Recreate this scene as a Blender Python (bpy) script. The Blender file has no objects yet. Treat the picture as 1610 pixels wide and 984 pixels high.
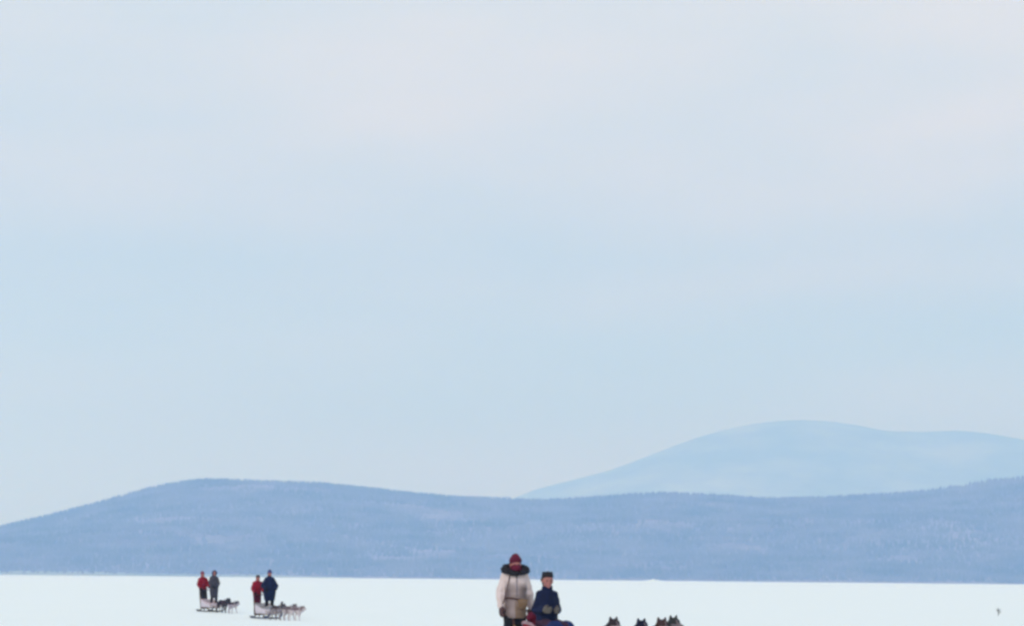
import bpy, bmesh, math, random
import numpy as np
from mathutils import Vector, Matrix, Euler

sc = bpy.context.scene
COL = sc.collection
R = math.radians
PI = math.pi

# ------------------------------------------------------------------ camera
F = 3631.0                       # focal length in photo pixels (photo 1610 wide)
CX, HY = 805.0, 909.0            # vertical centre line and horizon row in the photo
CAMZ = 1.5
ROLL = 0.534
cam = bpy.data.cameras.new('camera')
cam.sensor_width = 36.0
cam.sensor_fit = 'HORIZONTAL'
cam.lens = 36.0 * F / 1610.0
cam.shift_y = (HY - 492.0) / 1610.0
cam.clip_start = 0.5
cam.clip_end = 90000
cam_o = bpy.data.objects.new('camera', cam)
COL.objects.link(cam_o)
cam_o.location = (0, 0, CAMZ)
cam_o.rotation_euler = (Matrix.Rotation(R(90), 3, 'X') @ Matrix.Rotation(R(ROLL), 3, 'Z')).to_euler()
sc.camera = cam_o

# ------------------------------------------------------------------ world, sun, exposure
SUN_EL, SUN_ROT = R(36), R(215)
world = bpy.data.worlds.new('World')
sc.world = world
world.use_nodes = True
wn, wl = world.node_tree.nodes, world.node_tree.links
wn.clear()
w_out = wn.new('ShaderNodeOutputWorld')
sky = wn.new('ShaderNodeTexSky')
sky.sky_type = 'NISHITA'
sky.sun_disc = False
sky.sun_elevation = SUN_EL
sky.sun_rotation = SUN_ROT
sky.air_density = 1.2
sky.dust_density = 2.0
bg_sky = wn.new('ShaderNodeBackground')
bg_sky.inputs['Strength'].default_value = 0.10
wl.new(sky.outputs['Color'], bg_sky.inputs['Color'])
# thin high overcast: a veil whose tint drifts in broad horizontal bands
tc = wn.new('ShaderNodeTexCoord')
mp = wn.new('ShaderNodeMapping')
mp.inputs['Scale'].default_value = (2.2, 2.2, 9.0)
mp.inputs['Location'].default_value = (3.55, 0.4, 0.35)
mp.inputs['Rotation'].default_value = (0.0, R(-6), 0.0)
wl.new(tc.outputs['Generated'], mp.inputs['Vector'])
nz = wn.new('ShaderNodeTexNoise')
nz.inputs['Scale'].default_value = 2.3
nz.inputs['Detail'].default_value = 4.0
nz.inputs['Roughness'].default_value = 0.45
wl.new(mp.outputs['Vector'], nz.inputs['Vector'])
sx = wn.new('ShaderNodeSeparateXYZ')
wl.new(tc.outputs['Generated'], sx.inputs['Vector'])
ramp = wn.new('ShaderNodeValToRGB')
ramp.color_ramp.interpolation = 'B_SPLINE'
els = ramp.color_ramp.elements
els[0].position = 0.0
els[0].color = (0.56, 0.72, 0.93, 1)
els[1].position = 0.45
els[1].color = (0.74, 0.83, 0.94, 1)
for p, c in ((0.07, (0.53, 0.70, 0.93, 1)), (0.12, (0.53, 0.70, 0.93, 1)), (0.175, (0.72, 0.79, 0.87, 1)), (0.25, (0.82, 0.85, 0.86, 1))):
    e = els.new(p)
    e.color = c
wl.new(sx.outputs['Z'], ramp.inputs['Fac'])
nr = wn.new('ShaderNodeMapRange')
nr.inputs['From Min'].default_value = 0.33
nr.inputs['From Max'].default_value = 0.66
nr.inputs['To Min'].default_value = 0.0
nr.inputs['To Max'].default_value = 1.0
wl.new(nz.outputs['Fac'], nr.inputs['Value'])
mixc = wn.new('ShaderNodeMix')
mixc.data_type = 'RGBA'
mixc.inputs['A'].default_value = (0.90, 0.975, 1.02, 1)
mixc.inputs['B'].default_value = (1.11, 1.055, 1.0, 1)
wl.new(nr.outputs['Result'], mixc.inputs['Factor'])
mulc = wn.new('ShaderNodeMix')
mulc.data_type = 'RGBA'
mulc.blend_type = 'MULTIPLY'
mulc.inputs['Factor'].default_value = 1.0
wl.new(ramp.outputs['Color'], mulc.inputs['A'])
wl.new(mixc.outputs['Result'], mulc.inputs['B'])
# a faint creamy streak of thicker cloud low in the right of the sky
def wmath(op, a, b=None):
    m = wn.new('ShaderNodeMath'); m.operation = op
    for i, v in enumerate((a, b)):
        if v is None: continue
        if isinstance(v, (int, float)): m.inputs[i].default_value = v
        else: wl.new(v, m.inputs[i])
    return m.outputs[0]
nz2 = wn.new('ShaderNodeTexNoise'); nz2.inputs['Scale'].default_value = 14.0; nz2.inputs['Detail'].default_value = 3.0
wl.new(tc.outputs['Generated'], nz2.inputs['Vector'])
ub = wmath('DIVIDE', sx.outputs['X'], wmath('MAXIMUM', sx.outputs['Y'], 0.05))
vb = wmath('DIVIDE', sx.outputs['Z'], wmath('MAXIMUM', sx.outputs['Y'], 0.05))
def streak(u0, v0, slope, w, ulo, uhi, seed):
    d = wmath('SUBTRACT', wmath('SUBTRACT', vb, v0), wmath('MULTIPLY', wmath('SUBTRACT', ub, u0), slope))
    d = wmath('ADD', d, wmath('MULTIPLY', wmath('SUBTRACT', nz2.outputs['Fac'], 0.5), w * 2.5))
    g = wmath('POWER', 2.718, wmath('MULTIPLY', wmath('POWER', wmath('ABSOLUTE', wmath('DIVIDE', d, w)), 2.0), -1.0))
    r_ = wn.new('ShaderNodeMapRange'); r_.interpolation_type = 'SMOOTHSTEP'
    r_.inputs['From Min'].default_value = ulo; r_.inputs['From Max'].default_value = uhi
    wl.new(ub, r_.inputs['Value'])
    return wmath('MULTIPLY', g, r_.outputs['Result'])
s1 = streak(0.1226, 0.186, 0.22, 0.011, 0.10, 0.20, 1)
s2 = streak(0.09, 0.125, 0.05, 0.012, -0.02, 0.10, 2)
s3 = streak(-0.06, 0.215, -0.05, 0.04, -0.40, -0.30, 3)
both = wmath('ADD', wmath('ADD', wmath('MULTIPLY', s1, 0.7), wmath('MULTIPLY', s2, 0.5)), wmath('MULTIPLY', s3, 0.35))
cream = wn.new('ShaderNodeMix'); cream.data_type = 'RGBA'
wl.new(wmath('MULTIPLY', both, 0.55), cream.inputs['Factor'])
wl.new(mulc.outputs['Result'], cream.inputs['A'])
cream.inputs['B'].default_value = (0.93, 0.89, 0.86, 1)
bg_veil = wn.new('ShaderNodeBackground')
bg_veil.inputs['Strength'].default_value = 1.0
wl.new(cream.outputs['Result'], bg_veil.inputs['Color'])
mixs = wn.new('ShaderNodeMixShader')
mixs.inputs['Fac'].default_value = 0.90
wl.new(bg_sky.outputs['Background'], mixs.inputs[1])
wl.new(bg_veil.outputs['Background'], mixs.inputs[2])
wl.new(mixs.outputs['Shader'], w_out.inputs['Surface'])

sun = bpy.data.lights.new('sun', 'SUN')
sun.energy = 1.5
sun.angle = R(15)
sun.color = (1.0, 0.97, 0.93)
sun_o = bpy.data.objects.new('sun', sun)
COL.objects.link(sun_o)
# sky sun_rotation is measured clockwise from +Y
sd = Vector((math.sin(SUN_ROT) * math.cos(SUN_EL), math.cos(SUN_ROT) * math.cos(SUN_EL), math.sin(SUN_EL)))
sun_o.rotation_euler = sd.to_track_quat('Z', 'Y').to_euler()

sc.view_settings.view_transform = 'Standard'
sc.view_settings.look = 'None'
sc.view_settings.exposure = -0.10
sc.view_settings.gamma = 1.0
sc.view_settings.use_curve_mapping = False
sc.render.engine = 'CYCLES'
sc.cycles.use_denoising = True
sc.cycles.volume_bounces = 6
sc.cycles.max_bounces = 8
sc.cycles.pixel_filter_type = 'BLACKMAN_HARRIS'
sc.cycles.filter_width = 2.9

# ------------------------------------------------------------------ helpers
def material(name, color, rough=0.8, noise=None, bump=None, attr=None, sheen=0.0):
    """noise = (scale, other colour, contrast); bump = (scale, strength, distance)."""
    m = bpy.data.materials.new(name)
    m.use_nodes = True
    n, l = m.node_tree.nodes, m.node_tree.links
    b = n['Principled BSDF']
    b.inputs['Roughness'].default_value = rough
    b.inputs['Specular IOR Level'].default_value = 0.25
    if sheen:
        b.inputs['Sheen Weight'].default_value = sheen
    t = n.new('ShaderNodeTexCoord')
    src = None
    if attr:
        a = n.new('ShaderNodeAttribute')
        a.attribute_name = attr
        src = a.outputs['Color']
    if noise:
        z = n.new('ShaderNodeTexNoise')
        z.inputs['Scale'].default_value = noise[0]
        z.inputs['Detail'].default_value = 5
        l.new(t.outputs['Object'], z.inputs['Vector'])
        r = n.new('ShaderNodeMapRange')
        r.inputs['From Min'].default_value = 0.5 - noise[2]
        r.inputs['From Max'].default_value = 0.5 + noise[2]
        l.new(z.outputs['Fac'], r.inputs['Value'])
        x = n.new('ShaderNodeMix')
        x.data_type = 'RGBA'
        x.inputs['A'].default_value = (*color, 1)
        x.inputs['B'].default_value = (*noise[1], 1)
        l.new(r.outputs['Result'], x.inputs['Factor'])
        if src:
            mm = n.new('ShaderNodeMix')
            mm.data_type = 'RGBA'
            mm.blend_type = 'MULTIPLY'
            mm.inputs['Factor'].default_value = 1
            l.new(src, mm.inputs['A'])
            l.new(x.outputs['Result'], mm.inputs['B'])
            src = mm.outputs['Result']
        else:
            src = x.outputs['Result']
    if src:
        l.new(src, b.inputs['Base Color'])
    else:
        b.inputs['Base Color'].default_value = (*color, 1)
    if bump:
        z = n.new('ShaderNodeTexNoise')
        z.inputs['Scale'].default_value = bump[0]
        z.inputs['Detail'].default_value = 6
        l.new(t.outputs['Object'], z.inputs['Vector'])
        bp = n.new('ShaderNodeBump')
        bp.inputs['Strength'].default_value = bump[1]
        bp.inputs['Distance'].default_value = bump[2]
        l.new(z.outputs['Fac'], bp.inputs['Height'])
        l.new(bp.outputs['Normal'], b.inputs['Normal'])
    return m

def link(name, me, mat, parent=None):
    o = bpy.data.objects.new(name, me)
    COL.objects.link(o)
    if mat:
        if not me.materials:
            me.materials.append(mat)
    if parent:
        o.parent = parent
    return o

def tag(o, label=None, cat=None, group=None, kind=None):
    if label: o['label'] = label
    if cat: o['category'] = cat
    if group: o['group'] = group
    if kind: o['kind'] = kind
    return o

def empty(name, loc, rot=(0, 0, 0)):
    o = bpy.data.objects.new(name, None)
    COL.objects.link(o)
    o.location = loc
    o.rotation_euler = rot
    return o

def frame_for(d):
    d = Vector(d).normalized()
    a = Vector((0, 0, 1)) if abs(d.z) < 0.9 else Vector((1, 0, 0))
    u = d.cross(a).normalized()
    return u, d.cross(u).normalized(), d

def add_cap(bm, p0, p1, r0, r1, seg=14):
    """tapered capsule"""
    p0, p1 = Vector(p0), Vector(p1)
    if (p1 - p0).length < 1e-5: p1 = p0 + Vector((0, 0, 1e-4))
    u, v, d = frame_for(p1 - p0)
    rings = []
    for k in range(1, 6):
        a = -PI / 2 + k * PI / 10
        rings.append((p0 + d * (math.sin(a) * r0), math.cos(a) * r0))
    for k in range(0, 5):
        a = k * PI / 10
        rings.append((p1 + d * (math.sin(a) * r1), math.cos(a) * r1))
    vs = [[bm.verts.new(c + (u * math.cos(2 * PI * i / seg) + v * math.sin(2 * PI * i / seg)) * r) for i in range(seg)] for c, r in rings]
    a = bm.verts.new(p0 - d * r0)
    b = bm.verts.new(p1 + d * r1)
    for i in range(seg):
        j = (i + 1) % seg
        bm.faces.new((a, vs[0][i], vs[0][j]))
        bm.faces.new((b, vs[-1][j], vs[-1][i]))
        for k in range(len(vs) - 1):
            bm.faces.new((vs[k][i], vs[k + 1][i], vs[k + 1][j], vs[k][j]))

def add_ell(bm, c, r, rot=(0, 0, 0)):
    M = Matrix.Translation(c) @ Euler(rot).to_matrix().to_4x4() @ Matrix.Diagonal((*r, 1))
    bmesh.ops.create_uvsphere(bm, u_segments=20, v_segments=14, radius=1.0, matrix=M)

def add_loft(bm, rings, seg=28, power=2.3):
    """rings: (z, cx, cy, rx, ry), closed at both ends; superellipse sections"""
    vs = []
    for z, cx, cy, rx, ry in rings:
        row = []
        for i in range(seg):
            a = 2 * PI * i / seg
            c, s = math.cos(a), math.sin(a)
            row.append(bm.verts.new((cx + rx * math.copysign(abs(c) ** (2 / power), c), cy + ry * math.copysign(abs(s) ** (2 / power), s), z)))
        vs.append(row)
    for k in range(len(vs) - 1):
        for i in range(seg):
            j = (i + 1) % seg
            bm.faces.new((vs[k][i], vs[k][j], vs[k + 1][j], vs[k + 1][i]))
    bm.faces.new(list(reversed(vs[0])))
    bm.faces.new(vs[-1])

def add_box(bm, c, s, M=None):
    m = Matrix.Translation(c) @ Matrix.Diagonal((*s, 1))
    if M: m = M @ m
    bmesh.ops.create_cube(bm, size=1.0, matrix=m)

def add_path(bm, pts, r, seg=8):
    """tube through points"""
    pts = [Vector(p) for p in pts]
    rr = r if isinstance(r, (list, tuple)) else [r] * len(pts)
    vs = []
    for k, p in enumerate(pts):
        d = pts[min(k + 1, len(pts) - 1)] - pts[max(k - 1, 0)]
        if k == 0: u, v, dd = frame_for(d)
        else:
            dd = d.normalized()
            u = (u - dd * u.dot(dd)).normalized()
            v = dd.cross(u)
        vs.append([bm.verts.new(p + (u * math.cos(2 * PI * i / seg) + v * math.sin(2 * PI * i / seg)) * rr[k]) for i in range(seg)])
    for k in range(len(vs) - 1):
        for i in range(seg):
            j = (i + 1) % seg
            bm.faces.new((vs[k][i], vs[k][j], vs[k + 1][j], vs[k + 1][i]))
    bm.faces.new(list(reversed(vs[0])))
    bm.faces.new(vs[-1])

def fill(prims):
    bm = bmesh.new()
    for p in prims:
        {'cap': add_cap, 'ell': add_ell, 'loft': add_loft, 'path': add_path, 'box': add_box}[p[0]](bm, *p[1:])
    bmesh.ops.recalc_face_normals(bm, faces=bm.faces)
    return bm

def plain(name, prims, mat, parent=None, smooth=True):
    bm = fill(prims)
    me = bpy.data.meshes.new(name)
    bm.to_mesh(me)
    bm.free()
    if smooth:
        for p in me.polygons: p.use_smooth = True
    return link(name, me, mat, parent)

def melt(name, prims, mat, parent=None, voxel=0.012, smooth=4, color=None, wrinkle=0.0, wscale=9.0):
    """overlapping solids fused into one continuous smooth skin"""
    bm = fill(prims)
    me = bpy.data.meshes.new('raw')
    bm.to_mesh(me)
    bm.free()
    t = bpy.data.objects.new('raw', me)
    COL.objects.link(t)
    r = t.modifiers.new('r', 'REMESH')
    r.mode = 'VOXEL'
    r.voxel_size = voxel
    s = t.modifiers.new('s', 'SMOOTH')
    s.factor = 0.5
    s.iterations = smooth
    dg = bpy.context.evaluated_depsgraph_get()
    out = bpy.data.meshes.new_from_object(t.evaluated_get(dg))
    bpy.data.objects.remove(t)
    bpy.data.meshes.remove(me)
    out.name = name
    out.materials.clear()
    n = len(out.vertices)
    if wrinkle:
        from mathutils import noise as mn
        co = np.empty(n * 3); out.vertices.foreach_get('co', co); co = co.reshape(-1, 3)
        nn = np.empty(n * 3); out.vertices.foreach_get('normal', nn); nn = nn.reshape(-1, 3)
        d = np.array([mn.noise(Vector((c[0] * wscale, c[1] * wscale, c[2] * wscale * 1.8))) + 0.5 * mn.noise(Vector(c) * wscale * 2.7) for c in co])
        co += nn * d[:, None] * wrinkle
        out.vertices.foreach_set('co', co.ravel())
    for p in out.polygons: p.use_smooth = True
    if color:
        ca = out.color_attributes.new('fur', 'FLOAT_COLOR', 'POINT')
        buf = np.ones((n, 4))
        for i, v in enumerate(out.vertices):
            buf[i, :3] = color(v.co)
        ca.data.foreach_set('color', buf.ravel())
    return link(name, out, mat, parent)

# ------------------------------------------------------------------ terrain
HEAD = R(28)                                   # the teams run towards the camera, veering to the right
hv = np.array((math.sin(HEAD), -math.cos(HEAD)))
uv = np.array((-math.cos(HEAD), -math.sin(HEAD)))   # to the photo's left of a team

def sstep(a, b, x):
    t = np.clip((x - a) / (b - a), 0, 1)
    return t * t * (3 - 2 * t)

def from_px(px, D):
    return (px - CX) / F * D

MAIN = np.array((from_px(811, 34.0), 34.0))
T1 = np.array((from_px(322.5, 97.5), 97.5))
T2 = np.array((from_px(408.5, 88.5), 88.5))

def ground_z(x, y):
    x = np.asarray(x, float); y = np.asarray(y, float)
    dx, dy = x - MAIN[0], y - MAIN[1]
    t = dx * hv[0] + dy * hv[1]
    u = dx * uv[0] + dy * uv[1]
    z = 0.36 * sstep(-0.2, 3.0, t) * (1 - sstep(6.5, 14, t)) * np.exp(-(u / 5.0) ** 2)
    z = z - 0.12 * np.exp(-(((x - T2[0] - 1) / 6) ** 2 + ((y - T2[1] + 2) / 7) ** 2))
    far = np.clip((np.hypot(x, y) - 60) / 600, 0, 1)
    z = z + 0.05 * far * np.sin(x * 0.021 + y * 0.013) * np.sin(y * 0.017 + 1.0)
    return z

def gz(p): return float(ground_z(p[0], p[1]))

def lines(lo, hi, a, b, fine):
    v = list(np.arange(a, b + 1e-6, fine))
    s, x = fine, b
    while x < hi:
        s *= 1.25; x += s; v.append(min(x, hi))
    s, x = fine, a
    while x > lo:
        s *= 1.25; x -= s; v.insert(0, max(x, lo))
    return np.array(v)

def grid_mesh(name, X, Y, Z, mat):
    """X,Y,Z 2-d arrays"""
    h, w = X.shape
    co = np.stack([X, Y, Z], -1).reshape(-1, 3)
    i = np.arange(h * w).reshape(h, w)
    q = np.stack([i[:-1, :-1], i[:-1, 1:], i[1:, 1:], i[1:, :-1]], -1).reshape(-1)
    me = bpy.data.meshes.new(name)
    me.vertices.add(h * w)
    me.vertices.foreach_set('co', co.ravel())
    nf = (h - 1) * (w - 1)
    me.loops.add(nf * 4)
    me.loops.foreach_set('vertex_index', q)
    me.polygons.add(nf)
    me.polygons.foreach_set('loop_start', np.arange(nf) * 4)
    me.polygons.foreach_set('use_smooth', np.ones(nf, bool))
    me.update()
    me.validate()
    return link(name, me, mat)

def vnoise(x, y, seed=0):
    """smooth value noise, vectorised"""
    xi, yi = np.floor(x).astype(np.int64), np.floor(y).astype(np.int64)
    fx, fy = x - xi, y - yi
    fx, fy = fx * fx * (3 - 2 * fx), fy * fy * (3 - 2 * fy)
    def h(a, b):
        n = (a * 374761393 + b * 668265263 + seed * 1442695041) & 0x7fffffff
        n = ((n ^ (n >> 13)) * 1274126177) & 0x7fffffff
        return ((n ^ (n >> 16)) & 0xffff) / 65535.0
    return (h(xi, yi) * (1 - fx) + h(xi + 1, yi) * fx) * (1 - fy) + (h(xi, yi + 1) * (1 - fx) + h(xi + 1, yi + 1) * fx) * fy

def fbm(x, y, seed=0, o=4):
    s, a, t = 0, 0.5, 0
    for k in range(o):
        s = s + a * vnoise(x * 2 ** k, y * 2 ** k, seed + k)
        t += a
        a *= 0.5
    return s / t - 0.5

# snow plain
snow_m = material('snow', (0.86, 0.885, 0.90), 0.65)
n, l = snow_m.node_tree.nodes, snow_m.node_tree.links
b = n['Principled BSDF']
tcs = n.new('ShaderNodeTexCoord')
mps = n.new('ShaderNodeMapping'); mps.inputs['Scale'].default_value = (1.0, 0.35, 1.0)
l.new(tcs.outputs['Object'], mps.inputs['Vector'])
z1 = n.new('ShaderNodeTexNoise'); z1.inputs['Scale'].default_value = 0.22; z1.inputs['Detail'].default_value = 6
l.new(mps.outputs['Vector'], z1.inputs['Vector'])
x1 = n.new('ShaderNodeMix'); x1.data_type = 'RGBA'
x1.inputs['A'].default_value = (0.81, 0.86, 0.845, 1)
x1.inputs['B'].default_value = (0.86, 0.885, 0.865, 1)
l.new(z1.outputs['Fac'], x1.inputs['Factor'])
l.new(x1.outputs['Result'], b.inputs['Base Color'])
z2 = n.new('ShaderNodeTexNoise'); z2.inputs['Scale'].default_value = 2.5; z2.inputs['Detail'].default_value = 8
l.new(mps.outputs['Vector'], z2.inputs['Vector'])
bp = n.new('ShaderNodeBump'); bp.inputs['Strength'].default_value = 0.35; bp.inputs['Distance'].default_value = 0.06
l.new(z2.outputs['Fac'], bp.inputs['Height'])
l.new(bp.outputs['Normal'], b.inputs['Normal'])

gx = lines(-14000, 14000, -34, 36, 0.5)
gy = lines(-3000, 19000, 18, 118, 0.5)
X, Y = np.meshgrid(gx, gy)
ground = grid_mesh('snow_ground', X, Y, ground_z(X, Y), snow_m)
tag(ground, kind='structure')

# ------------------------------------------------------------------ hills
SHORE, RIDGE = 4000.0, 5500.0
near_pts = [(-1500, 905), (-800, 893), (-300, 868), (-100, 850), (0, 834), (60, 815), (140, 793), (200, 777), (235, 767), (270, 758), (300, 753), (330, 750), (400, 753), (500, 756), (560, 762), (640, 771),
            (720, 778), (800, 780), (850, 783), (920, 779), (1000, 773), (1050, 771), (1120, 774), (1200, 780), (1300, 778), (1400, 772),
            (1460, 767), (1520, 756), (1560, 750), (1610, 745), (1700, 738), (1850, 734), (2200, 760), (3200, 880)]
far_pts = [(-400, 905), (300, 890), (700, 826), (800, 786), (840, 769), (900, 754), (960, 738), (1000, 724), (1040, 708), (1080, 693), (1120, 680), (1160, 670), (1200, 663), (1250, 659), (1300, 661),
           (1350, 668), (1390, 677), (1450, 678), (1500, 676), (1540, 679), (1580, 685), (1620, 693), (1700, 714), (1900, 770), (2300, 850), (3200, 900)]

def unroll(px, py):
    """photo pixel -> pixel offsets from the horizon centre with the camera's roll undone"""
    a = R(ROLL)
    dx, dy = px - CX, HY - py
    return dx * math.cos(a) - dy * math.sin(a), dx * math.sin(a) + dy * math.cos(a)

def ridge_fn(pts, D):
    q = [unroll(*p) for p in pts]
    xs = np.array([p[0] / F * D for p in q]); hs = np.array([p[1] / F * D + CAMZ for p in q])
    def f(x):
        return np.interp(x, xs, hs)
    def g(x):      # lightly smoothed
        w = D * 0.003
        return (f(x - w) + 2 * f(x) + f(x + w)) / 4
    return g

Hn, Hf = ridge_fn(near_pts, RIDGE), ridge_fn(far_pts, 13000.0)
TREE_H = 11.0

def near_z(x, y):
    t = np.clip((y - SHORE) / (RIDGE - SHORE), 0, 3)
    up = np.clip(t, 0, 1)
    prof = 0.55 * up ** 0.8 + 0.45 * sstep(0, 1.0, up)
    prof = np.where(t > 1, 1 - 0.55 * sstep(1, 2.2, t), prof)
    H = Hn(x) - TREE_H * 1.05
    z = H * prof
    rel = np.sin(PI * np.clip(t, 0, 1))
    z = z + fbm(x / 420, y / 300, 3) * 46 * rel
    return np.where(t <= 0, -2, z)

def far_z(x, y):
    t = np.clip((y - 10500) / (2500), 0, 3)
    up = np.clip(t, 0, 1)
    prof = 0.4 * up + 0.6 * sstep(0, 1, up)
    prof = np.where(t > 1, 1 - 0.6 * sstep(1, 2.2, t), prof)
    z = Hf(x) * prof + fbm(x / 1100, y / 800, 9, 5) * 160 * np.sin(PI * np.clip(t, 0, 1))
    return np.where(t <= 0, -3, z)

def hill_mat(name, dark, light, scale, lo, hi):
    m = bpy.data.materials.new(name)
    m.use_nodes = True
    n, l = m.node_tree.nodes, m.node_tree.links
    b = n['Principled BSDF']; b.inputs['Roughness'].default_value = 0.9
    b.inputs['Specular IOR Level'].default_value = 0.1
    t = n.new('ShaderNodeTexCoord')
    mp = n.new('ShaderNodeMapping'); mp.inputs['Scale'].default_value = (scale, scale, scale * 3)
    l.new(t.outputs['Object'], mp.inputs['Vector'])
    z = n.new('ShaderNodeTexNoise'); z.inputs['Scale'].default_value = 1.0; z.inputs['Detail'].default_value = 10; z.inputs['Roughness'].default_value = 0.62
    l.new(mp.outputs['Vector'], z.inputs['Vector'])
    r = n.new('ShaderNodeMapRange'); r.inputs['From Min'].default_value = lo; r.inputs['From Max'].default_value = hi
    l.new(z.outputs['Fac'], r.inputs['Value'])
    x = n.new('ShaderNodeMix'); x.data_type = 'RGBA'
    x.inputs['A'].default_value = (*dark, 1); x.inputs['B'].default_value = (*light, 1)
    l.new(r.outputs['Result'], x.inputs['Factor'])
    l.new(x.outputs['Result'], b.inputs['Base Color'])
    return m

hx = np.arange(-3600, 3601, 24.0); hy = np.concatenate([np.arange(3990, 5760, 22.0), np.arange(5760, 7400, 80.0)])
X, Y = np.meshgrid(hx, hy)
Y = Y + (fbm(X / 700, X * 0 + 5, 21) * 160) * (1 - sstep(4000, 4600, Y))      # a gently winding shore
hill = grid_mesh('near_hills', X, Y, near_z(X, Y), hill_mat('hill_forest_floor', (0.13, 0.10, 0.17), (0.30, 0.25, 0.36), 0.006, 0.40, 0.70))
tag(hill, kind='structure')
fx = np.arange(-7500, 9001, 60.0); fy = np.concatenate([np.arange(10450, 13300, 60.0), np.arange(13300, 16600, 200.0)])
X, Y = np.meshgrid(fx, fy)
mount = grid_mesh('far_mountain', X, Y, far_z(X, Y), hill_mat('mountain_snow_and_forest', (0.10, 0.11, 0.13), (0.36, 0.39, 0.43), 0.0022, 0.42, 0.72))
tag(mount, kind='structure')

# conifers covering the near hills, one mass seen from four kilometres away
rng = np.random.default_rng(5)
NT = 125000
tx = rng.uniform(-2000, 2000, NT)
ty = SHORE + 12 + (RIDGE - SHORE + 70) * rng.random(NT) ** 0.95
ty = ty + fbm(tx / 700, tx * 0 + 5, 21) * 0
clear = fbm(tx / 150, ty / 90, 31) + 0.35 * fbm(tx / 40, ty / 40, 37)
keep = clear < 0.08 + 0.16 * rng.random(NT) + 0.25 * np.clip((SHORE + 260 - ty) / 200, 0, 1)
tx, ty = tx[keep], ty[keep]
tz = near_z(tx, ty)
NT = len(tx)
th = (0.5 + 0.75 * rng.random(NT) ** 1.6) * TREE_H
tr = th * rng.uniform(0.17, 0.25, NT)
SEG = 5
ang = np.arange(SEG) * 2 * PI / SEG
rot = rng.uniform(0, 6.28, NT)
base = np.stack([tx[:, None] + tr[:, None] * np.cos(ang + rot[:, None]), ty[:, None] + tr[:, None] * np.sin(ang + rot[:, None]), np.repeat((tz + th * 0.06)[:, None], SEG, 1)], -1)
tip = np.stack([tx, ty, tz + th], -1)[:, None, :]
co = np.concatenate([base, tip], 1).reshape(-1, 3)
k = np.arange(NT)[:, None] * (SEG + 1)
fi = np.stack([k + np.arange(SEG), k + (np.arange(SEG) + 1) % SEG, np.repeat(k + SEG, SEG, 1)], -1).reshape(-1)
me = bpy.data.meshes.new('conifer_forest')
me.vertices.add(len(co)); me.vertices.foreach_set('co', co.ravel())
me.loops.add(len(fi)); me.loops.foreach_set('vertex_index', fi)
me.polygons.add(NT * SEG); me.polygons.foreach_set('loop_start', np.arange(NT * SEG) * 3)
me.update()
forest = link('conifer_forest', me, hill_mat('snow_dusted_conifers', (0.042, 0.038, 0.056), (0.22, 0.19, 0.28), 0.008, 0.34, 0.72))
tag(forest, 'blue hazy conifer forest covering the long hill beyond the snow plain', 'forest', kind='stuff')

# a snow bank on the far shore
mx, my = from_px(1027, 3900), 3900
bm = bmesh.new()
for k in range(5):
    add_ell(bm, (mx + (-11, -4, 0, 6, 12)[k], my + (0, 3, -2, 2, 0)[k], -0.3), ((6, 4, 4, 5, 7)[k], 5, (1.2, 2.2, 3.3, 2.1, 1.1)[k]))
me = bpy.data.meshes.new('snow_bank'); bm.to_mesh(me); bm.free()
for p in me.polygons: p.use_smooth = True
tag(link('snow_bank', me, snow_m), kind='structure')

# ------------------------------------------------------------------ haze
hz = bpy.data.materials.new('haze')
hz.use_nodes = True
n, l = hz.node_tree.nodes, hz.node_tree.links
n.remove(n['Principled BSDF'])
pv = n.new('ShaderNodeVolumePrincipled')
pv.inputs['Color'].default_value = (0.31, 0.56, 1.0, 1)
pv.inputs['Absorption Color'].default_value = (1, 1, 1, 1)
pv.inputs['Density'].default_value = 2.6e-4
pv.inputs['Anisotropy'].default_value = 0.5
l.new(pv.outputs['Volume'], n['Material Output'].inputs['Volume'])
bm = bmesh.new()
add_box(bm, (0, 8000, 498), (30000, 23500, 1004))
me = bpy.data.meshes.new('haze'); bm.to_mesh(me); bm.free()
tag(link('haze', me, hz), kind='stuff')

# ------------------------------------------------------------------ materials of the things
def cloth(name, c, other=None, rough=0.85):
    o2 = other or tuple(v * 0.72 for v in c)
    return material(name, c, rough, noise=(7.0, o2, 0.22), bump=(60, 0.25, 0.01), sheen=0.0)

SKIN = material('skin', (0.36, 0.17, 0.145), 0.6, noise=(14, (0.36, 0.13, 0.12), 0.3))
EYE = material('eye', (0.05, 0.035, 0.03), 0.25)
HAIR = material('hair', (0.06, 0.04, 0.03), 0.7, bump=(120, 0.4, 0.01))
BLACK = cloth('black_cloth', (0.008, 0.009, 0.016))
CHARCOAL = cloth('charcoal_cloth', (0.03, 0.03, 0.038))
GREYJ = cloth('grey_cloth', (0.06, 0.055, 0.07), (0.03, 0.03, 0.045))
NAVY = cloth('navy_cloth', (0.003, 0.008, 0.045), (0.002, 0.005, 0.022))
BLUE = cloth('blue_cloth', (0.010, 0.028, 0.13), (0.006, 0.014, 0.07))
RED = cloth('red_cloth', (0.27, 0.002, 0.014), (0.16, 0.002, 0.012))
DRED = cloth('dark_red_cloth', (0.13, 0.006, 0.028), (0.07, 0.005, 0.018))
PINKRED = cloth('faded_red_cloth', (0.25, 0.055, 0.085), (0.15, 0.03, 0.05))
PLUM = cloth('plum_cloth', (0.045, 0.018, 0.04))
PINKW = cloth('pale_pink_cloth', (0.62, 0.46, 0.50))
RIM = cloth('faded_pink_piping', (0.34, 0.22, 0.25))
PALEC = cloth('pale_canvas', (0.62, 0.56, 0.62), (0.50, 0.45, 0.52))
GREYC = cloth('grey_canvas', (0.30, 0.29, 0.31))
BROWN = cloth('brown_leather', (0.075, 0.032, 0.032), rough=0.6)
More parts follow.
